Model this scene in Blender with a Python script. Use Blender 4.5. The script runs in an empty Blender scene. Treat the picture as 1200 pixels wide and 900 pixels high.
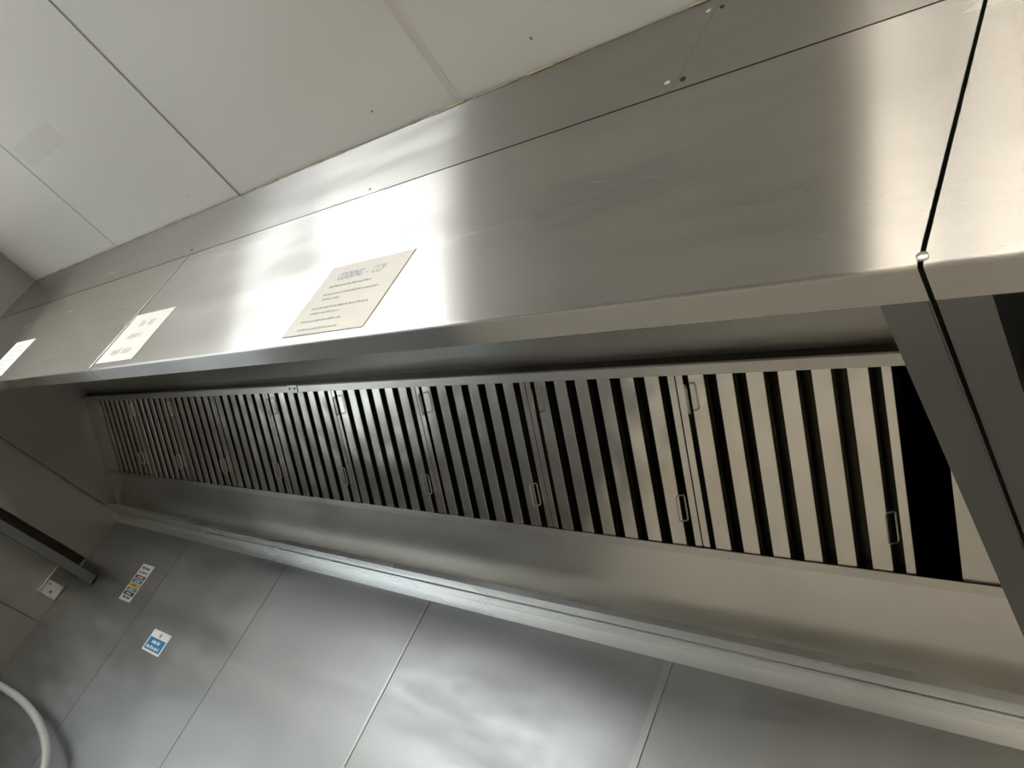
import bpy, math, random
from mathutils import Vector, Matrix
random.seed(7)
C = bpy.context.scene.collection
Z0 = 1.45                      # floor to camera height; the geometry below is written relative to the camera height
V = Vector

# ------------------------------------------------------------------ materials
def nodes(name):
    m = bpy.data.materials.new(name); m.use_nodes = True
    nt = m.node_tree; b = nt.nodes['Principled BSDF']
    return m, nt, b

def steel(name, col=(.62, .61, .59), rough=.32, aniso=.85, grain='X', warp=.25, warp_scale=.9, smear=.10, stain=.0, grease=None, rot=0, metal=1.0, fine=.02, sharp=0):
    m, nt, b = nodes(name); N = nt.nodes; L = nt.links
    b.inputs['Metallic'].default_value = metal
    geo = N.new('ShaderNodeNewGeometry')
    tc = N.new('ShaderNodeTexCoord')
    pos = geo.outputs['Position']
    ax = {'X': (1, 0, 0), 'Y': (0, 1, 0), 'Z': (0, 0, 1)}[grain]
    # brushed grain: streaks stretched along the grain axis
    mp = N.new('ShaderNodeMapping'); L.new(pos, mp.inputs['Vector'])
    st = {'X': (.4, 9, 9), 'Y': (9, .4, 9), 'Z': (9, 9, .6)}[grain]
    mp.inputs['Scale'].default_value = st
    n1 = N.new('ShaderNodeTexNoise'); n1.inputs['Scale'].default_value = 1.6; n1.inputs['Detail'].default_value = 1.5
    L.new(mp.outputs[0], n1.inputs['Vector'])
    # wiping smears
    mp2 = N.new('ShaderNodeMapping'); L.new(pos, mp2.inputs['Vector'])
    mp2.inputs['Rotation'].default_value = (0, math.radians(38), 0) if grain != 'Y' else (0, 0, math.radians(30))
    mp2.inputs['Scale'].default_value = (1.0, 1.0, 4.5)
    n2 = N.new('ShaderNodeTexNoise'); n2.inputs['Scale'].default_value = 1.7; n2.inputs['Detail'].default_value = 2.5; n2.inputs['Distortion'].default_value = .25
    L.new(mp2.outputs[0], n2.inputs['Vector'])
    # roughness
    r1 = N.new('ShaderNodeMapRange'); r1.interpolation_type = 'SMOOTHERSTEP'; r1.inputs['From Min'].default_value = .2; r1.inputs['From Max'].default_value = .8
    r1.inputs['To Min'].default_value = rough - smear * .5; r1.inputs['To Max'].default_value = rough + smear * .5
    L.new(n2.outputs['Fac'], r1.inputs['Value'])
    r2 = N.new('ShaderNodeMath'); r2.operation = 'MULTIPLY_ADD'; r2.inputs[1].default_value = .06; L.new(n1.outputs['Fac'], r2.inputs[0]); 
    sub = N.new('ShaderNodeMath'); sub.operation = 'SUBTRACT'; sub.inputs[1].default_value = .03; L.new(r1.outputs[0], sub.inputs[0])
    L.new(sub.outputs[0], r2.inputs[2])
    L.new(r2.outputs[0], b.inputs['Roughness'])
    # colour: plain metal with faint grain, optional grease stains of their own shape
    mix = N.new('ShaderNodeMix'); mix.data_type = 'RGBA'
    mix.inputs[6].default_value = (*[c * (1 - fine * 2) for c in col], 1); mix.inputs[7].default_value = (*[min(1, c * (1 + fine * 2)) for c in col], 1)
    L.new(n1.outputs['Fac'], mix.inputs[0])
    out = mix.outputs[2]
    if stain > 0:
        n3 = N.new('ShaderNodeTexNoise'); n3.inputs['Scale'].default_value = 5; n3.inputs['Detail'].default_value = 2; n3.inputs['Distortion'].default_value = .3
        L.new(pos, n3.inputs['Vector'])
        r3 = N.new('ShaderNodeMapRange'); r3.interpolation_type = 'SMOOTHERSTEP'; r3.inputs['From Min'].default_value = .38; r3.inputs['From Max'].default_value = .80; r3.inputs['To Max'].default_value = stain
        L.new(n3.outputs['Fac'], r3.inputs['Value'])
        mx = N.new('ShaderNodeMix'); mx.data_type = 'RGBA'
        mx.inputs[7].default_value = (*(grease or (.25, .17, .08)), 1)
        L.new(out, mx.inputs[6]); L.new(r3.outputs[0], mx.inputs[0]); out = mx.outputs[2]
    L.new(out, b.inputs['Base Color'])
    # sheet waviness
    n4 = N.new('ShaderNodeTexNoise'); n4.inputs['Scale'].default_value = warp_scale; n4.inputs['Detail'].default_value = 1.5
    L.new(pos, n4.inputs['Vector'])
    bp = N.new('ShaderNodeBump'); bp.inputs['Strength'].default_value = warp; bp.inputs['Distance'].default_value = .05
    L.new(n4.outputs['Fac'], bp.inputs['Height']); L.new(bp.outputs[0], b.inputs['Normal'])
    if aniso > 0:
        b.inputs['Anisotropic'].default_value = aniso
        cr = N.new('ShaderNodeVectorMath'); cr.operation = 'CROSS_PRODUCT'
        L.new(geo.outputs['Normal'], cr.inputs[0]); cr.inputs[1].default_value = ax
        L.new(cr.outputs[0], b.inputs['Tangent'])
    if sharp:
        # strongly directional brushed finish: mirror-like along the grain, wide across it
        g = N.new('ShaderNodeBsdfAnisotropic'); g.inputs['Anisotropy'].default_value = -sharp
        L.new(cr.outputs[0], g.inputs['Tangent']); L.new(out, g.inputs['Color']); L.new(bp.outputs[0], g.inputs['Normal']); L.new(r2.outputs[0], g.inputs['Roughness'])
        L.new(g.outputs[0], N['Material Output'].inputs['Surface'])
    return m

def plain(name, col, rough=.5, metal=0, emit=None, strength=0, spec=.5):
    m, nt, b = nodes(name)
    b.inputs['Base Color'].default_value = (*col, 1); b.inputs['Roughness'].default_value = rough; b.inputs['Metallic'].default_value = metal
    b.inputs['Specular IOR Level'].default_value = spec
    if emit:
        b.inputs['Emission Color'].default_value = (*emit, 1); b.inputs['Emission Strength'].default_value = strength
    else:
        n = nt.nodes.new('ShaderNodeTexNoise'); n.inputs['Scale'].default_value = 30
        mx = nt.nodes.new('ShaderNodeMix'); mx.data_type = 'RGBA'
        mx.inputs[6].default_value = (*[c * .96 for c in col], 1); mx.inputs[7].default_value = (*[min(1, c * 1.04) for c in col], 1)
        tc = nt.nodes.new('ShaderNodeTexCoord'); nt.links.new(tc.outputs['Object'], n.inputs['Vector'])
        nt.links.new(n.outputs['Fac'], mx.inputs[0]); nt.links.new(mx.outputs[2], b.inputs['Base Color'])
    return m

M_front = steel('brushed_steel_front', (.62, .605, .58), rough=.25, aniso=1.0, grain='X', warp=.07, smear=.06, sharp=.84)
M_fascia = steel('brushed_steel_fascia', (.56, .555, .53), rough=.25, aniso=.95, grain='X', warp=.12, smear=.04, sharp=.8)
M_lip = steel('brushed_steel_lip', (.55, .55, .54), rough=.42, aniso=.6, grain='X', warp=.1, stain=.25, grease=(.3, .28, .26))
M_side = steel('brushed_steel_side', (.28, .285, .28), rough=.42, aniso=.6, grain='Y', warp=.1)  # same brushed steel, darkened to carry the shade on hood ends and flanges
M_inner = steel('brushed_steel_inner', (.74, .72, .68), rough=.34, aniso=.5, grain='X', warp=.08, smear=.10, stain=.12, grease=(.36, .33, .26))
M_rail = steel('rail_steel', (.60, .58, .54), rough=.38, aniso=.5, grain='X', warp=.05, stain=.2, grease=(.35, .3, .22))
M_baffle = steel('baffle_steel', (.62, .595, .545), rough=.24, aniso=.0, grain='X', warp=.16, warp_scale=5, smear=.04, stain=.35, grease=(.40, .33, .22))
M_dark = steel('greasy_shaded_steel', (.05, .045, .035), rough=.45, aniso=0, warp=.1, stain=.5, grease=(.02, .015, .01))  # grease, plus the shade of recesses and hood insides put into the colour
M_wall = steel('wall_cladding_steel', (.335, .342, .34), rough=.37, aniso=.35, grain='Z', warp=.30, warp_scale=1.1, smear=.12, stain=.10, grease=(.34, .36, .37))
M_lwall = steel('side_cladding_steel', (.26, .26, .255), rough=.42, aniso=.4, grain='Z', warp=.2, smear=.1)
M_trim = steel('bright_trim_steel', (.78, .80, .80), rough=.30, aniso=.3, grain='X', warp=.05)
M_strip = steel('joint_strip_steel', (.40, .41, .41), rough=.35, aniso=.4, grain='Z', warp=.05)
M_wire = plain('handle_wire', (.45, .44, .42), .3, 1)
M_rivet = plain('rivet_metal', (.7, .68, .62), .3, 1)
M_black = plain('black_hole', (.01, .01, .01), .6)
M_paper = plain('white_paper', (.92, .93, .92), .55)
M_lam = plain('laminated_paper', (.92, .94, .92), .22)
M_edge = plain('laminate_edge', (.25, .23, .19), .4)
M_blueink = plain('blue_ink', (.30, .32, .52), .5)
M_greyink = plain('grey_ink', (.42, .43, .42), .5)
M_paleink = plain('pale_ink', (.62, .64, .58), .5)
M_ink = plain('dark_ink', (.10, .11, .11), .5)
M_red = plain('sign_red', (.30, .02, .05), .4)
M_blue = plain('sign_blue', (.01, .20, .42), .4)
M_yellow = plain('sign_yellow', (.70, .42, .03), .4)
M_green = plain('sign_green', (.12, .22, .17), .4)
M_char = plain('sign_black', (.03, .03, .035), .4)
M_vinyl = plain('sign_vinyl', (.80, .82, .82), .35)
M_mark = plain('old_label_mark', (.73, .73, .70), .35)
M_seal = plain('silicone_sealant', (.45, .38, .26), .5)
M_hose = plain('hose_grey', (.42, .43, .42), .35)
M_white = plain('switch_plate_white', (.55, .55, .52), .4)
M_joint = plain('ceiling_joint', (.68, .67, .62), .4)
M_jdark = plain('ceiling_joint_grey', (.34, .34, .31), .4)
M_rear = plain('painted_wall', (.62, .60, .55), .6)
M_rearwall = plain('rear_wall_paint', (.20, .195, .18), .6)
M_whitewall = plain('white_wall_paint', (.82, .82, .80), .5)
M_worktop = plain('pale_worktop', (.82, .77, .69), .45)
DAY, DOOR, WARM, LUM = 2.7, .9, 1.6, 28

def ceil_mat():
    m, nt, b = nodes('ceiling_panel_white'); N = nt.nodes; L = nt.links
    geo = N.new('ShaderNodeNewGeometry')
    n = N.new('ShaderNodeTexNoise'); n.inputs['Scale'].default_value = 1.3; n.inputs['Detail'].default_value = 4
    L.new(geo.outputs['Position'], n.inputs['Vector'])
    mx = N.new('ShaderNodeMix'); mx.data_type = 'RGBA'
    mx.inputs[6].default_value = (.76, .765, .73, 1); mx.inputs[7].default_value = (.79, .79, .76, 1)
    L.new(n.outputs['Fac'], mx.inputs[0]); L.new(mx.outputs[2], b.inputs['Base Color'])
    r = N.new('ShaderNodeMapRange'); r.inputs['To Min'].default_value = .28; r.inputs['To Max'].default_value = .42
    L.new(n.outputs['Fac'], r.inputs['Value']); L.new(r.outputs[0], b.inputs['Roughness'])
    return m
M_ceil = ceil_mat()

def floor_mat():
    m, nt, b = nodes('floor_tiles'); N = nt.nodes; L = nt.links
    geo = N.new('ShaderNodeNewGeometry')
    br = N.new('ShaderNodeTexBrick'); br.offset = 0
    br.inputs['Scale'].default_value = 3.3; br.inputs['Brick Width'].default_value = 1; br.inputs['Row Height'].default_value = 1
    br.inputs['Mortar Size'].default_value = .015
    br.inputs['Color1'].default_value = (.07, .065, .06, 1); br.inputs['Color2'].default_value = (.06, .057, .055, 1); br.inputs['Mortar'].default_value = (.05, .05, .05, 1)
    L.new(geo.outputs['Position'], br.inputs['Vector']); L.new(br.outputs[0], b.inputs['Base Color'])
    b.inputs['Roughness'].default_value = .5
    return m
M_floor = floor_mat()

# ------------------------------------------------------------------ mesh helpers
class MB:
    def __init__(s): s.v = []; s.f = []; s.m = []; s.mats = []
    def mi(s, mat):
        if mat is None: return 0
        if mat not in s.mats: s.mats.append(mat)
        return s.mats.index(mat)
    def quad(s, pts, mat=None):
        k = len(s.v); s.v += [V(p) for p in pts]; s.f.append(tuple(range(k, k + len(pts)))); s.m.append(s.mi(mat))
    def fbox(s, o, a, b, c, mat=None):
        """box from corner o with edge vectors a, b, c (right-handed)"""
        o, a, b, c = V(o), V(a), V(b), V(c); k = len(s.v)
        s.v += [o, o + a, o + a + b, o + b, o + c, o + a + c, o + a + b + c, o + b + c]
        fs = [(0, 3, 2, 1), (4, 5, 6, 7), (0, 1, 5, 4), (1, 2, 6, 5), (2, 3, 7, 6), (3, 0, 4, 7)]
        if a.cross(b).dot(c) < 0: fs = [f[::-1] for f in fs]
        for f in fs: s.f.append(tuple(k + i for i in f)); s.m.append(s.mi(mat))
        return s
    def box(s, x0, x1, y0, y1, z0, z1, mat=None):
        return s.fbox((x0, y0, z0), (x1 - x0, 0, 0), (0, y1 - y0, 0), (0, 0, z1 - z0), mat)
    def sweep(s, pts, x0, x1, t, mat=None):
        """sheet of thickness t following the (y,z) polyline pts, extruded from x0 to x1"""
        P = [V(p) for p in pts]; n = len(P); off = []
        for i in range(n):
            d1 = (P[i] - P[i - 1]).normalized() if i else None
            d2 = (P[i + 1] - P[i]).normalized() if i < n - 1 else None
            if d1 is None: d1 = d2
            if d2 is None: d2 = d1
            n1 = V((-d1.y, d1.x)); n2 = V((-d2.y, d2.x)); b = (n1 + n2).normalized()
            off.append(P[i] + b * (t / max(.3, b.dot(n1))))
        k = len(s.v)
        for x in (x0, x1):
            for p in P: s.v.append(V((x, p.x, p.y)))
            for p in off: s.v.append(V((x, p.x, p.y)))
        def A(i): return k + i
        def B(i): return k + n + i
        def A2(i): return k + 2 * n + i
        def B2(i): return k + 3 * n + i
        mi = s.mi(mat)
        for i in range(n - 1):
            s.f += [(A(i), A(i + 1), A2(i + 1), A2(i)), (B(i), B2(i), B2(i + 1), B(i + 1)), (A(i), B(i), B(i + 1), A(i + 1)), (A2(i), A2(i + 1), B2(i + 1), B2(i))]
            s.m += [mi] * 4
        s.f += [(A(0), A2(0), B2(0), B(0)), (A(n - 1), B(n - 1), B2(n - 1), A2(n - 1))]; s.m += [mi] * 2
        return s
    def tube(s, pts, r, seg=10, closed=False, mat=None):
        P = [V(p) for p in pts]; n = len(P); k = len(s.v); mi = s.mi(mat)
        up = None
        for i in range(n):
            a = P[i - 1] if (i or closed) else P[i]; b = P[(i + 1) % n] if (i < n - 1 or closed) else P[i]
            d = (b - a).normalized()
            if up is None: up = V((0, 0, 1)) if abs(d.z) < .9 else V((1, 0, 0))
            u = (up - d * up.dot(d)).normalized(); w = d.cross(u); up = u
            for j in range(seg):
                t = 2 * math.pi * j / seg; s.v.append(P[i] + (u * math.cos(t) + w * math.sin(t)) * r)
        for i in range(n if closed else n - 1):
            q = (i + 1) % n
            for j in range(seg):
                s.f.append((k + i * seg + j, k + i * seg + (j + 1) % seg, k + q * seg + (j + 1) % seg, k + q * seg + j)); s.m.append(mi)
        if not closed:
            s.f.append(tuple(k + j for j in range(seg))[::-1]); s.f.append(tuple(k + (n - 1) * seg + j for j in range(seg))); s.m += [mi] * 2
        return s
    def disc(s, c, nrm, r, h, seg=12, dome=.4, mat=None):
        """small domed head: centre c on the surface, pointing along nrm"""
        nrm = V(nrm).normalized(); u = nrm.orthogonal().normalized(); w = nrm.cross(u); c = V(c); k = len(s.v); mi = s.mi(mat)
        rings = [(r, 0), (r, h * (1 - dome)), (r * .75, h * .85), (r * .3, h)]
        for rr, hh in rings:
            for j in range(seg):
                t = 2 * math.pi * j / seg; s.v.append(c + (u * math.cos(t) + w * math.sin(t)) * rr + nrm * hh)
        for i in range(len(rings) - 1):
            for j in range(seg):
                s.f.append((k + i * seg + j, k + i * seg + (j + 1) % seg, k + (i + 1) * seg + (j + 1) % seg, k + (i + 1) * seg + j)); s.m.append(mi)
        s.f.append(tuple(k + (len(rings) - 1) * seg + j for j in range(seg))); s.m.append(mi)
        s.f.append(tuple(k + j for j in range(seg))[::-1]); s.m.append(mi)
        return s
    def build(s, name, mat=None, parent=None, bevel=0, smooth=False, seg=2):
        vs = s.v
        lo = V((min(v.x for v in vs), min(v.y for v in vs), min(v.z for v in vs))); hi = V((max(v.x for v in vs), max(v.y for v in vs), max(v.z for v in vs)))
        org = V(((lo.x + hi.x) / 2, (lo.y + hi.y) / 2, lo.z))
        me = bpy.data.meshes.new(name)
        me.from_pydata([v - org for v in vs], [], s.f); me.update()
        for mm in (s.mats or [mat]): me.materials.append(mm)
        for p, i in zip(me.polygons, s.m): p.material_index = i; p.use_smooth = smooth
        o = bpy.data.objects.new(name, me); C.objects.link(o)
        w = org + V((0, 0, Z0))
        if parent is not None:
            o.parent = parent; q = parent; base = V((0, 0, 0))
            while q: base += q.location; q = q.parent
            o.location = w - base
        else: o.location = w
        if bevel:
            md = o.modifiers.new('bevel', 'BEVEL'); md.width = bevel; md.segments = seg; md.limit_method = 'ANGLE'; md.angle_limit = .6
        return o

def thing(name, label, cat, loc, group=None):
    o = bpy.data.objects.new(name, None); C.objects.link(o); o.location = V(loc) + V((0, 0, Z0)); o.empty_display_size = .1
    o['label'] = label; o['category'] = cat
    if group: o['group'] = group
    return o
def tag(o, label, cat, group=None):
    o['label'] = label; o['category'] = cat
    if group: o['group'] = group
    return o
def struct(o): o['kind'] = 'structure'; return o

# key measures, relative to the camera height
YF, YB, ZL, ZP, ZC = .61, 1.966, .666, 1.217, 1.562     # hood front, back wall, lip, top of main panel, ceiling
XJ, XE = 2.755, 5.337                                    # joint of the main panel, right end of the first hood
YR, XR, ZFL = -5.0, 8.2, -Z0                             # rear wall, right wall, floor
T = .0015

# ------------------------------------------------------------------ the room
struct(MB().box(-.3, XR + .3, YR - .3, YB + .3, ZFL - .2, ZFL, M_floor).build('floor', M_floor))

ce = struct(MB().box(-.3, XR + .3, YR - .3, YB + .3, ZC + .012, ZC + .2).build('ceiling', M_ceil))
seams = [0.0, 1.40, 2.725, 4.013, 5.30, 6.6, XR]
for i in range(6):
    a, b = seams[i], seams[i + 1]
    MB().box(a + .004, b - .004, YR + .002, YF + .004, ZC, ZC + .0118).build('ceiling_panel', M_ceil, ce, bevel=.002)
for x, w, mt in ((1.40, .010, M_joint), (2.725, .009, M_jdark), (4.013, .022, M_joint), (5.30, .012, M_jdark), (6.6, .012, M_joint)):
    MB().box(x - w / 2, x + w / 2, YR + .002, YF - .002, ZC - .003, ZC - .0002).build('joint_strip', mt, ce, bevel=.001)

for k in range(24):
    x, y = 1.74 + .65 * (k % 6), (.53, .10, -.32, -.75)[k // 6]
    MB().disc((x, y, ZC - .0001), (0, 0, -1), .004, .002).build('screw', M_rivet if x < 3.2 else M_edge, ce, smooth=True)
mk = MB().box(1.47, 1.96, .0, .108, ZC - .0006, ZC - .0001).build('label_residue', M_mark, ce)
mk['label'] = 'faint pale patch left by an old label on the ceiling'
wb = struct(MB().box(-.3, XR + .3, YB + .004, YB + .3, ZFL, ZC + .01).build('wall_back', M_rear))
sx = [0.0, 1.172, 2.235, 3.287, 4.345, 5.44, 6.5, XR]
for i in range(7):
    MB().box(sx[i] + .0022, sx[i + 1] - .0022, YB, YB + .0035, ZFL + .002, ZL - .012).build('cladding_sheet', M_wall, wb)
MB().box(4.336, 4.361, YB - .003, YB - .0003, ZFL + .1, ZL - .014).build('joint_strip', M_strip, wb, bevel=.0012)
MB().box(3.276, 3.290, YB - .0025, YB - .0003, ZFL + .1, ZL - .014).build('joint_strip', M_strip, wb, bevel=.001)

# the side of the room behind the camera: daylit window and glazed door on the left, warm lit opening at the rear
def holed(axis, at, out, lo, hi, holes):
    """wall slab between lo and hi along the other axis with rectangular holes (a, b, z0, z1)"""
    m = MB(); cuts = sorted([lo, hi] + [q for h in holes for q in h[:2]])
    def bx(a, b, c, d):
        if axis == 'x': m.box(min(at, out), max(at, out), a, b, c, d)
        else: m.box(a, b, min(at, out), max(at, out), c, d)
    for a, b in zip(cuts[:-1], cuts[1:]):
        h = [q for q in holes if abs(q[0] - a) < 1e-6]
        if not h: bx(a, b, ZFL, ZC + .01)
        else:
            if h[0][2] > ZFL + .01: bx(a, b, ZFL, h[0][2])
            bx(a, b, h[0][3], ZC + .01)
    return m
LW = [(-3.7, -1.2, .2, 1.45), (-.85, .75, ZFL, -.15)]
RW = [(3.22, 3.85, -.6, 1.35), (4.1, 6.9, -.6, 1.35)]
wl = struct(holed('x', -.006, -.3, YR - .3, YB + .3, LW).build('wall_left', M_whitewall))
MB().box(-.002, .0008, .86, YB - .001, -.1195, -.1145).build('joint_strip', M_dark, wl)
MB().box(-.0055, 0, .86, YB - .001, -.114, ZC - .001).build('cladding_sheet', M_lwall, wl)
MB().box(-.0055, 0, .86, YB - .001, ZFL + .001, -.120).build('cladding_sheet', M_lwall, wl)
MB().box(-.0055, 0, .3, .855, .36, ZC - .001).build('cladding_sheet', M_lwall, wl)
wr = struct(MB().box(XR, XR + .3, YR - .3, YB + .3, ZFL, ZC + .01).build('wall_right', M_rear))
struct(holed('y', YR, YR - .2, -.3, XR + .3, RW).build('wall_rear', M_rearwall))
def glaze(name, axis, a, b, c, d, mat):
    f = MB(); w = .04
    def bx(m, p, q, r, t, e0, e1):
        if axis == 'x': m.box(-e1, -e0, p, q, r, t)
        else: m.box(p, q, YR - e1, YR - e0, r, t)
    bx(f, a, b, c, c + w, .02, .07); bx(f, a, b, d - w, d, .02, .07); bx(f, a, a + w, c + w, d - w, .02, .07); bx(f, b - w, b, c + w, d - w, .02, .07)
    wo = struct(f.build(name, M_joint, bevel=.004)); g = MB(); bx(g, a + w, b - w, c + w, d - w, .04, .045); g.build('pane', mat, wo)
M_day = plain('daylit_frosted_glass', (.8, .8, .8), .4, emit=(.93, .97, 1.0), strength=DAY)
M_day2 = plain('daylit_door_glass', (.8, .8, .8), .4, emit=(.80, .92, 1.0), strength=DOOR)
M_warm = plain('warm_lit_glass', (.8, .8, .8), .4, emit=(1.0, .87, .66), strength=WARM)
glaze('window_1', 'x', *LW[0], M_day); glaze('door_1', 'x', *LW[1], M_day2)
glaze('window_2', 'y', *RW[0], M_warm); glaze('window_3', 'y', *RW[1], M_warm)

def luminaire(x0, x1, y0, y1, label, col, st):
    t = thing('ceiling_light', label, 'ceiling light', ((x0 + x1) / 2, (y0 + y1) / 2, ZC - .06), 'ceiling lights')
    MB().box(x0, x1, y0, y1, ZC - .03, ZC - .003).build('housing', M_joint, t, bevel=.004)
    MB().box(x0 + .015, x1 - .015, y0 + .015, y1 - .015, ZC - .06, ZC - .0305).build('diffuser', plain('diffuser_glow', (.8, .8, .8), .4, emit=col, strength=st), t, bevel=.01)
luminaire(4.5, 7.6, -1.7, -1.5, 'long slim warm ceiling light over the right of the room', (1, .93, .82), LUM)
luminaire(.5, 1.85, -1.7, -1.5, 'unseen slim white ceiling light added over the left of the room as fill', (.99, 1, .97), LUM * 1.7)  # unseen lamp, added to lighten the worktop and the middle filters

# unseen pale worktop, added under the right half of the hood (below the picture, it throws light up into the hood)
wt = thing('work_table', 'unseen pale worktop on legs, added to bounce light up into the hood', 'work table', (5.9, 1.2, ZFL))
MB().box(3.2, 7.9, .45, 1.90, -.60, -.56).build('worktop', M_worktop, wt, bevel=.004)
MB().box(3.25, 7.85, .50, 1.80, -1.15, -1.12).build('shelf', M_lwall, wt, bevel=.003)
for lx in (3.3, 5.9, 7.8):
    for ly in (.55, 1.80):
        MB().box(lx - .02, lx + .02, ly - .02, ly + .02, ZFL, -.60).build('leg', M_lwall, wt, bevel=.003)

# ------------------------------------------------------------------ extraction hood
def arc(cy, cz, r, a0, a1, n=5):
    return [(cy + r * math.cos(math.radians(a0 + (a1 - a0) * i / n)), cz + r * math.sin(math.radians(a0 + (a1 - a0) * i / n))) for i in range(n + 1)]
RY = 1.302; RZ = 1.186                         # front of plenum, underside of the hood roof
def front(x0, x1, name, parent):
    r = .006
    pts = [(YF, ZP), (YF, ZL + r)] + arc(YF + r, ZL + r, r, 180, 270) + [(YF + .054, ZL)] + [(YF + .054, ZL + .02)]
    return MB().sweep(pts, x0, x1, .002).build(name, M_front, parent, smooth=False)

S0 = V((0, 1.300, 1.142)); SD = V((0, .8058, -.5923)); SN = V((0, -.5923, -.8058)); SX = V((1, 0, 0))
def P(x, s, n): return S0 + SX * x + SD * s + SN * n
def slab(mb, x0, x1, s0, s1, n0, n1, mat=None):
    return mb.fbox(P(x0, s0, n0), SX * (x1 - x0), SD * (s1 - s0), SN * (n1 - n0), mat)

hood = thing('extraction_hood', 'long brushed stainless steel extraction hood with open underside along the back wall', 'extraction hood', (XE / 2, 1.3, ZL))
f1 = front(.002, XJ - .002, 'front_panel', hood)
f2 = front(XJ + .002, XE, 'front_panel', hood)
f1['label'] = 'shorter left front panel of the hood'; f2['label'] = 'long plain right front panel of the hood'
MB().box(XJ - .005, XJ + .005, YF - .0022, YF - .0003, ZL + .007, ZP).build('joint_strip', M_strip, hood, bevel=.0008)
# inner skin of the front panel and roof of the capture zone
MB().sweep([(YF + .045, ZL + .022), (YF + .03, RZ), (RY, RZ)], .003, XE - .003, .002).build('roof_panel', M_inner, hood)
MB().box(.003, XE - .003, RY - .004, RY - .002, 1.150, RZ - .0005).build('plenum_panel', M_dark, hood)  # near-black colour stands in for the shaded strip above the filter rail
# end panels
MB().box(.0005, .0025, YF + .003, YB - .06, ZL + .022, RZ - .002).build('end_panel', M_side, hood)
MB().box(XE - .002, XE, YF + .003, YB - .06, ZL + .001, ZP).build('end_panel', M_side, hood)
# flanges at both ends
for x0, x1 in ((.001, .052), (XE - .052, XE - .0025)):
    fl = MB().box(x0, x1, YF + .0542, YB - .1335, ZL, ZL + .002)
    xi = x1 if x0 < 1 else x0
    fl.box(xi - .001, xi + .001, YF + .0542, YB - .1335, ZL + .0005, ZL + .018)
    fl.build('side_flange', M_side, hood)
# rails holding the filters, each in two lengths that meet at a clip
def rail(x0, x1, top):
    m = MB()
    if top:
        slab(m, x0, x1, -.0135, .0135, .006, .008); slab(m, x0, x1, -.0135, -.0115, -.030, .006)
    else:
        slab(m, x0, x1, .488, .511, .006, .008); slab(m, x0, x1, .509, .511, -.030, .006)
    return m.build('filter_rail', M_rail, hood, bevel=.0006)
for top in (True, False):
    rail(.01, 2.684, top); rail(2.688, XE - .004, top)
clip = slab(MB(), 2.61, 2.685, -.018, .016, .0085, .011).build('rail_clip', M_rail, hood, bevel=.001)
for x in (2.628, 2.667):
    MB().disc(P(x, -.004, .0112), SN, .005, .0025, mat=M_black).build('rivet', M_black, clip)
# blanking plates at each end of the filter row
bl = slab(MB(), .003, .262, .0, .495, -.004, -.002); slab(bl, .260, .262, 0, .495, -.03, -.004); bl.build('blanking_plate', M_inner, hood)
bl = slab(MB(), 5.125, XE - .004, .0, .495, -.004, -.002); slab(bl, 5.125, 5.127, 0, .495, -.03, -.004); bl.build('blanking_plate', M_rail, hood)
# sloping back panel under the filters and the gutter lip along the wall
MB().sweep([(1.7145, .8405), (1.938, .694), (1.938, ZL + .004)], .004, XE - .004, -.002).build('back_panel', M_inner, hood)
MB().sweep([(1.835, ZL + .022), (1.835, ZL), (1.900, ZL), (1.900, ZL + .018)], .002, XE, .002).build('gutter_lip', M_trim, hood, bevel=.0008)
# plenum behind the filters
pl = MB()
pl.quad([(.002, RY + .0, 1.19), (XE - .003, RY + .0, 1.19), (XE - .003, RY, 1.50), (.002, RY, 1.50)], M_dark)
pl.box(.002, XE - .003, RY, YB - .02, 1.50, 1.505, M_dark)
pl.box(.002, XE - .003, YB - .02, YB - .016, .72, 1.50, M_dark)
pl.build('plenum_box', M_dark, hood)  # interior shade is in the dark colour too

# wall trim under the hood
tr = struct(MB().sweep([(1.9645, ZL - .048), (1.9645, ZL - .006), (1.911, ZL - .006), (1.911, ZL + .02)], .003, XR - .1, .002).build('trim_1', M_trim, bevel=.0008))

# ------------------------------------------------------------------ second hood on the right
X2 = XE + .006
h2 = thing('extraction_hood', 'second stainless steel hood, dark inside, cut off by the right edge behind the narrow gap', 'extraction hood', ((X2 + 8) / 2, 1.3, ZL))
front(X2, 8.1, 'front_panel', h2)
MB().box(X2, X2 + .002, YF + .003, YB - .02, ZL + .001, ZP).build('end_panel', M_side, h2)
MB().box(8.098, 8.1, YF + .003, YB - .02, ZL + .001, ZP).build('end_panel', M_side, h2)
fl = MB().box(X2 + .0025, X2 + .054, YF + .0542, YB - .1335, ZL, ZL + .002); fl.box(X2 + .052, X2 + .054, YF + .0542, YB - .1335, ZL + .0005, ZL + .02)
fl.build('side_flange', M_side, h2)
MB().sweep([(YF + .045, ZL + .022), (YF + .03, RZ), (YB - .02, RZ), (YB - .02, ZL)], X2 + .0025, 8.097, .002).build('roof_panel', M_dark, h2)  # unlit interior painted in through the near-black steel
MB().sweep([(1.835, ZL + .022), (1.835, ZL), (1.900, ZL), (1.900, ZL + .018)], X2, 8.1, .002).build('gutter_lip', M_trim, h2)
MB().disc((XE + .004, YF - .0003, ZL + .012), (0, -1, 0), .0065, .004).build('screw', M_rivet, h2)

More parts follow.
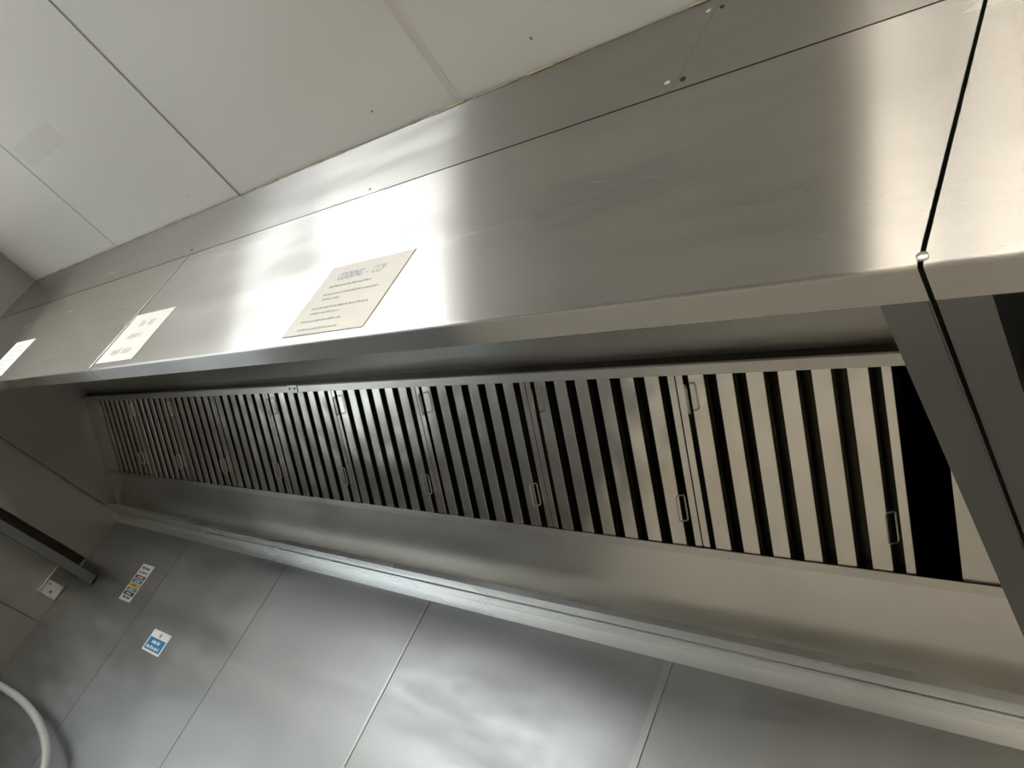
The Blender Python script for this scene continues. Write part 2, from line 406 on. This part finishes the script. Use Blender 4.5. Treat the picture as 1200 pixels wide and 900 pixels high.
# ------------------------------------------------------------------ fascia panels up to the ceiling
def fascia(x0, x1, label, rivets):
    t = thing('fascia_panel', label, 'fascia panel', ((x0 + x1) / 2, YF, ZP + .006))
    m = MB().box(x0, x1, YF + .0005, YF + .003, ZP + .0065, ZC - .007); m.box(x0, x1, YF + .003, YF + .02, ZP + .0065, ZP + .009)
    m.build('sheet', M_fascia, t)
    for (x, z, r, mt) in rivets:
        MB().disc((x, YF + .0005, z), (0, -1, 0), r, r * .5).build('rivet', mt, t, smooth=True)
fascia(.002, 4.822, 'long stainless fascia strip between hood and white ceiling, left of the riveted joint',
       [(4.806, 1.505, .006, M_rivet), (4.800, 1.262, .006, M_rivet), (2.73, 1.25, .004, M_black), (3.86, 1.246, .004, M_black)])
fascia(4.8225, 8.1, 'stainless fascia strip above the hoods, right of the riveted joint',
       [(4.838, 1.50, .005, M_black), (4.836, 1.256, .006, M_black)])
# closing steel behind the slots
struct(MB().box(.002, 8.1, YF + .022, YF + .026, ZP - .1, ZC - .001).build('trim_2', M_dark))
# uneven bead of old sealant along the ceiling
sl = MB(); x = .02
while x < 5.2:
    ln = random.uniform(.03, .16)
    if random.random() < .62:
        r = random.uniform(.0012, .0032)
        pts = [(x + ln * q / 4, YF - .0015 + random.uniform(-.001, .001), ZC - .004 - random.uniform(0, .004)) for q in range(5)]
        sl.tube(pts, r, 6)
    x += ln + random.uniform(.0, .05)
struct(sl.build('trim_3', M_seal, smooth=True))

# ------------------------------------------------------------------ baffle filters
FW, PITCH, XEND = .526, .530, 5.034
def make_filter(x0, label):
    t = thing('baffle_filter', label, 'baffle filter', tuple(P(x0 + FW / 2, .494, -.02)), 'baffle filters in the hood')
    fr = MB()
    for a, b in ((0, .020), (FW - .020, FW)):
        slab(fr, x0 + a, x0 + b, .003, .493, -.001, .001)
        e = a if a == 0 else b - .0015
        slab(fr, x0 + e, x0 + e + .0015, .003, .493, -.045, -.001)
    slab(fr, x0 + .020, x0 + FW - .020, .0015, .006, -.045, .0005); slab(fr, x0 + .020, x0 + FW - .020, .490, .4945, -.045, .0005)
    fr.build('frame', M_baffle, t, bevel=.0006)
    for i in range(6):
        b0 = x0 + .0375 + .0795 * i; b1 = b0 + .044
        bf = slab(MB(), b0, b1, .0065, .4895, .0005, .002)
        slab(bf, b0, b0 + .0015, .0065, .4895, -.020, .0005); slab(bf, b1 - .0015, b1, .0065, .4895, -.020, .0005)
        bf.build('baffle', M_baffle, t, bevel=.001)
    rb = MB()
    for i in range(7):
        c = x0 + .0375 + .022 - .03975 + .0795 * i
        lo, hi = max(x0 + .003, c - .030), min(x0 + FW - .003, c + .030)
        slab(rb, lo, hi, .0065, .4895, -.043, -.0415)
        if lo == c - .030: slab(rb, lo, lo + .0015, .0065, .4895, -.0415, -.026)
        if hi == c + .030: slab(rb, hi - .0015, hi, .0065, .4895, -.0415, -.026)
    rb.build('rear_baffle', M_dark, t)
    for (hx, s0, tilt) in ((.026, .075, .25), (FW - .026, .375, -.25)):
        pts = []; L_, W_ = .072, .020
        for q in range(24):
            a = 2 * math.pi * q / 24
            u = W_ / 2 * max(-1, min(1, 1.4 * math.cos(a))); s = L_ / 2 * max(-1, min(1, 1.25 * math.sin(a)))
            sgn = 1 if hx < .2 else -1
            dx = sgn * (u + W_ / 2)
            pts.append(P(x0 + hx + dx * .75, s0 + s, .006 + abs(dx) * .9))
        MB().tube(pts, .0022, 8, closed=True).build('handle', M_wire, t, smooth=True)
        # riveted tab that holds the handle
    return t
labs = ['baffle filter at the right end of the row, beside the open black gap',
        'second baffle filter from the right end of the row, wide beige slats',
        'third baffle filter from the right end of the row, two right of the middle',
        'fourth baffle filter from the right, just right of the middle filter',
        'middle baffle filter of the row of nine, right of the rail clip',
        'baffle filter under the riveted rail clip, fourth from the left end of the row',
        'third baffle filter from the left end of the row, dim grey',
        'second baffle filter from the dark left end of the row',
        'leftmost baffle filter, darkest, beside the left blanking plate']
xf = [XEND - FW - PITCH * k for k in range(9)]
src = make_filter(xf[0], labs[0])
for k in range(1, 9):
    c = src.copy(); C.objects.link(c); c.location.x = src.location.x + xf[k] - xf[0]; c['label'] = labs[k]
    for ch in list(src.children):
        d = ch.copy(); C.objects.link(d); d.parent = c

# ------------------------------------------------------------------ paper notices on the hood front
def words(mb, x0, x1, z, h, y, seed, ch=.55, gap=1.0, jit=0):
    """a line of small unreadable characters"""
    rnd = random.Random(seed); x = x0
    while x < x1 - h * .3:
        n = rnd.randint(2, 7)
        for _ in range(n):
            w = h * ch * rnd.uniform(.6, 1.1)
            if x + w > x1: break
            hh = h * rnd.choice((.72, .72, 1.0)); zz = z + rnd.uniform(-jit, jit)
            mb.box(x, x + w * .8, y - .0002, y, zz, zz + hh); x += w
        x += h * .5 * gap
    return mb
def lettering(txt, x0, x1, z, h, y, mat, parent, name='lettering'):
    cu = bpy.data.curves.new('t', 'FONT'); cu.body = txt; cu.size = 1
    o = bpy.data.objects.new('t', cu); C.objects.link(o)
    dg = bpy.context.evaluated_depsgraph_get(); me = o.evaluated_get(dg).to_mesh()
    vs = [v.co.copy() for v in me.vertices]; fs = [tuple(p.vertices) for p in me.polygons]
    o.evaluated_get(dg).to_mesh_clear(); bpy.data.objects.remove(o); bpy.data.curves.remove(cu)
    ax0, ax1 = min(v.x for v in vs), max(v.x for v in vs); ay0, ay1 = min(v.y for v in vs), max(v.y for v in vs)
    m = MB(); m.v = [V((x0 + (v.x - ax0) / (ax1 - ax0) * (x1 - x0), y - .0003, z + (v.y - ay0) / (ay1 - ay0) * h)) for v in vs]
    m.f = fs; m.m = [0] * len(fs); m.mats = [mat]
    ob = m.build(name, mat, parent)
    sm = ob.modifiers.new('s', 'SOLIDIFY'); sm.thickness = .0001
    return ob

# notice 1: laminated sheet
x0, x1, z0, z1 = 3.997, 4.312, .689, .915; y = YF - .0004
n1 = thing('notice', 'laminated landscape COOKING - CCP notice stuck on the hood front', 'notice', ((x0 + x1) / 2, y, z0))
MB().box(x0, x1, y - .0006, y, z0, z1, M_edge).build('laminate', M_edge, n1)
MB().box(x0 + .002, x1 - .0018, y - .0012, y - .0007, z0 + .002, z1 - .002).build('sheet', M_lam, n1)
yy = y - .0013
lettering('COOKING', 4.06, 4.155, .861, .024, yy, M_blueink, n1)
lettering('-  CCP', 4.172, 4.236, .861, .024, yy, M_greyink, n1)
for i, (a, b, z, h) in enumerate([(4.05, 4.215, .838, .007), (4.05, 4.262, .812, .007), (4.06, 4.13, .796, .007), (4.045, 4.262, .768, .007), (4.055, 4.175, .752, .007), (4.04, 4.20, .728, .007), (4.05, 4.21, .703, .007)]):
    words(MB(), a, b, z, h, yy, 10 + i).build('text_line', M_greyink, n1)
# notice 2
x0, x1, z0, z1 = 2.778, 3.098, .690, .910
n2 = thing('notice', 'white portrait-looking paper notice with pale grey print, beside the hood panel joint', 'notice', ((x0 + x1) / 2, y, z0))
n2['label'] = 'bright white paper notice with faint grey print, beside the hood front panel joint'
MB().box(x0, x1, y - .0010, y, z0, z1).build('sheet', M_paper, n2)
for a, b, z, h, sd, cw in ((2.89, 2.95, .845, .030, 30, .8), (2.965, 3.03, .845, .036, 31, .9), (2.88, 3.0, .790, .022, 33, .8), (2.85, 2.93, .722, .030, 34, .7), (2.945, 3.02, .722, .030, 35, .7)):
    words(MB(), a, b, z, h, y - .0011, sd, ch=cw).build('text_line', M_paleink, n2)
# notice 3
x0, x1, z0, z1 = 1.225, 1.545, .700, .922
n3 = thing('notice', 'white paper notice on the far left of the hood front, cut by the picture edge', 'notice', ((x0 + x1) / 2, y, z0))
MB().box(x0, x1, y - .0010, y, z0, z1).build('sheet', M_paper, n3)
for i in range(6): words(MB(), 1.27, 1.27 + (.23 if i % 2 else .17), .88 - .028 * i, .010, y - .0011, 50 + i).build('text_line', M_paleink, n3)

# ------------------------------------------------------------------ stickers on the back wall
y = YB - .0004
x0, x1, z0, z1 = .822, .984, .192, .418
ch = thing('colour_chart', 'narrow food colour-code chart with red, blue, yellow, green and black bands on the back wall', 'sign', ((x0 + x1) / 2, y, z0))
MB().box(x0, x1, y - .0008, y, z0, z1).build('backing', M_vinyl, ch)
for a, b, z, h in ((.02, .02, .388, .017), (.02, .02, .361, .015), (.03, .03, .206, .016)):
    words(MB(), x0 + a, x1 - b, z, h, y - .0009, int(z * 999), ch=.6, jit=.001).build('text_line', M_ink, ch)
zb = .327
for name, mt, tm in (('red_band', M_red, M_vinyl), ('blue_band', M_blue, M_vinyl), ('yellow_band', M_yellow, M_ink), ('green_band', M_green, M_vinyl), ('black_band', M_char, M_vinyl)):
    bx0 = x0 + (.002 if name == 'yellow_band' else .012); bx1 = x1 - (.002 if name == 'yellow_band' else .012)
    bd = MB().box(bx0, bx1, y - .0014, y - .0009, zb, zb + .022).build(name, mt, ch, bevel=.0003)
    words(MB(), x0 + .045, x1 - .045, zb + .006, .011, y - .0015, 70 + int(zb * 1000), ch=.6).build('lettering', tm, bd)
    zb -= .0255
x0, x1, z0, z1 = 1.447, 1.652, .020, .130
sg = thing('sign', 'small blue and white hygiene sign with a dark droplet symbol on the back wall', 'sign', ((x0 + x1) / 2, y, z0))
MB().box(x0, x1, y - .0008, y, z0, z1).build('backing', M_vinyl, sg, bevel=.0003)
bd = MB().box(x0 + .012, x1 - .012, y - .0014, y - .0009, z0 + .010, z0 + .072).build('blue_panel', M_blue, sg, bevel=.0003)
words(MB(), x0 + .055, x1 - .055, z0 + .045, .016, y - .0016, 81, ch=.7).build('lettering', M_vinyl, bd)
words(MB(), x0 + .030, x1 - .030, z0 + .018, .016, y - .0016, 82, ch=.7).build('lettering', M_vinyl, bd)
dm = MB(); k = []
for q in range(16):
    a = 2 * math.pi * q / 16; k.append(((x0 + x1) / 2 + .009 * math.cos(a), y - .0012, z0 + .090 + .012 * math.sin(a)))
dm.quad(k, M_green); dm.build('symbol', M_green, sg)

# ------------------------------------------------------------------ things on the left wall
sr = thing('support_rail', 'steel support rail on brackets along the left wall, ending at the back corner', 'rail', (0, 1.0, .20))
cn = MB(); cn.box(.0005, .004, -.4, 1.95, .262, .330); cn.box(.004, .05, -.4, 1.95, .3275, .330); cn.box(.004, .05, -.4, 1.95, .262, .2645)
cn.build('wall_channel', M_dark, sr, bevel=.0006)  # shade under the top flange is put into the channel's dark colour
rl = MB(); t_ = .003
rl.box(.28, .36, -.4, 1.955, .202, .205); rl.box(.28, .36, -.4, 1.955, .255, .258); rl.box(.28, .283, -.4, 1.955, .205, .255); rl.box(.357, .36, -.4, 1.955, .205, .255)
rl.build('rail', M_side, sr, bevel=.0006)
for q in (-.2, .4, 1.0, 1.6): MB().box(.004, .2799, q, q + .03, .235, .2615).build('bracket', M_dark, sr, bevel=.001)
sp = thing('switch_plate', 'small steel-backed white switch plate on the left wall beside the back corner', 'switch plate', (0, 1.9, .02))
MB().box(.0005, .004, 1.842, 1.960, .028, .240).build('backing_plate', M_side, sp, bevel=.0006)
MB().box(.004, .022, 1.836, 1.842, .028, .243).build('edge_strip', M_rivet, sp, bevel=.0008)
wp = MB().box(.0045, .010, 1.852, 1.958, .030, .122).build('face_plate', M_white, sp, bevel=.002)
MB().disc((.0101, 1.872, .100), (1, 0, 0), .006, .003).build('screw', M_ink, wp); MB().disc((.0101, 1.905, .062), (1, 0, 0), .009, .006).build('key_switch', M_ink, wp)

# hose hanging by the corner
hp = [(a_, b_, c_ - .035) for a_, b_, c_ in [(.002, 1.90, -.46), (.06, 1.895, -.462), (.20, 1.89, -.458), (.42, 1.885, -.445), (.64, 1.88, -.432), (.86, 1.88, -.430), (1.07, 1.88, -.442), (1.25, 1.88, -.468), (1.40, 1.88, -.508), (1.50, 1.88, -.56), (1.555, 1.88, -.63), (1.57, 1.88, -.72), (1.57, 1.88, -.90), (1.57, 1.88, -1.2), (1.57, 1.88, ZFL + .037)]]
def smooth_path(p, n=6):
    out = []
    p = [V(q) for q in p]
    for i in range(len(p) - 1):
        a = p[max(0, i - 1)]; b = p[i]; c = p[i + 1]; d = p[min(len(p) - 1, i + 2)]
        for j in range(n):
            t = j / n
            out.append(.5 * ((2 * b) + (c - a) * t + (2 * a - 5 * b + 4 * c - d) * t * t + (3 * b - a - 3 * c + d) * t ** 3))
    out.append(p[-1]); return out
tag(MB().tube(smooth_path(hp), .021, 16)  .build('hose', M_hose, smooth=True), 'thick grey flexible hose arching in front of the back wall at the lower left', 'hose')

# ------------------------------------------------------------------ camera
cd = bpy.data.cameras.new('camera'); cam = bpy.data.objects.new('camera', cd); C.objects.link(cam)
r = V((.71826012, .55410112, .42080203)); u = -V((-.03025505, .62909754, -.77673735)); b = -V((-.69511656, .54516807, .46862003))
cam.matrix_world = Matrix(((r.x, u.x, b.x, 5.6), (r.y, u.y, b.y, 0), (r.z, u.z, b.z, Z0), (0, 0, 0, 1)))
cd.sensor_width = 36; cd.lens = 36 * 913.4 / 1200; cd.clip_start = .02
sc = bpy.context.scene; sc.camera = cam

w = bpy.data.worlds.new('world'); sc.world = w; w.use_nodes = True
w.node_tree.nodes['Background'].inputs['Color'].default_value = (.8, .85, .9, 1); w.node_tree.nodes['Background'].inputs['Strength'].default_value = .0
sc.view_settings.view_transform = 'Standard'; sc.view_settings.look = 'None'; sc.view_settings.gamma = 1; sc.view_settings.use_curve_mapping = False
sc.view_settings.exposure = 1.05
sc.cycles.use_denoising = True; sc.cycles.denoising_prefilter = 'ACCURATE'
sc.cycles.max_bounces = 10; sc.cycles.glossy_bounces = 8; sc.cycles.diffuse_bounces = 5
sc.cycles.sample_clamp_indirect = 6; sc.cycles.caustics_reflective = True; sc.cycles.blur_glossy = .5
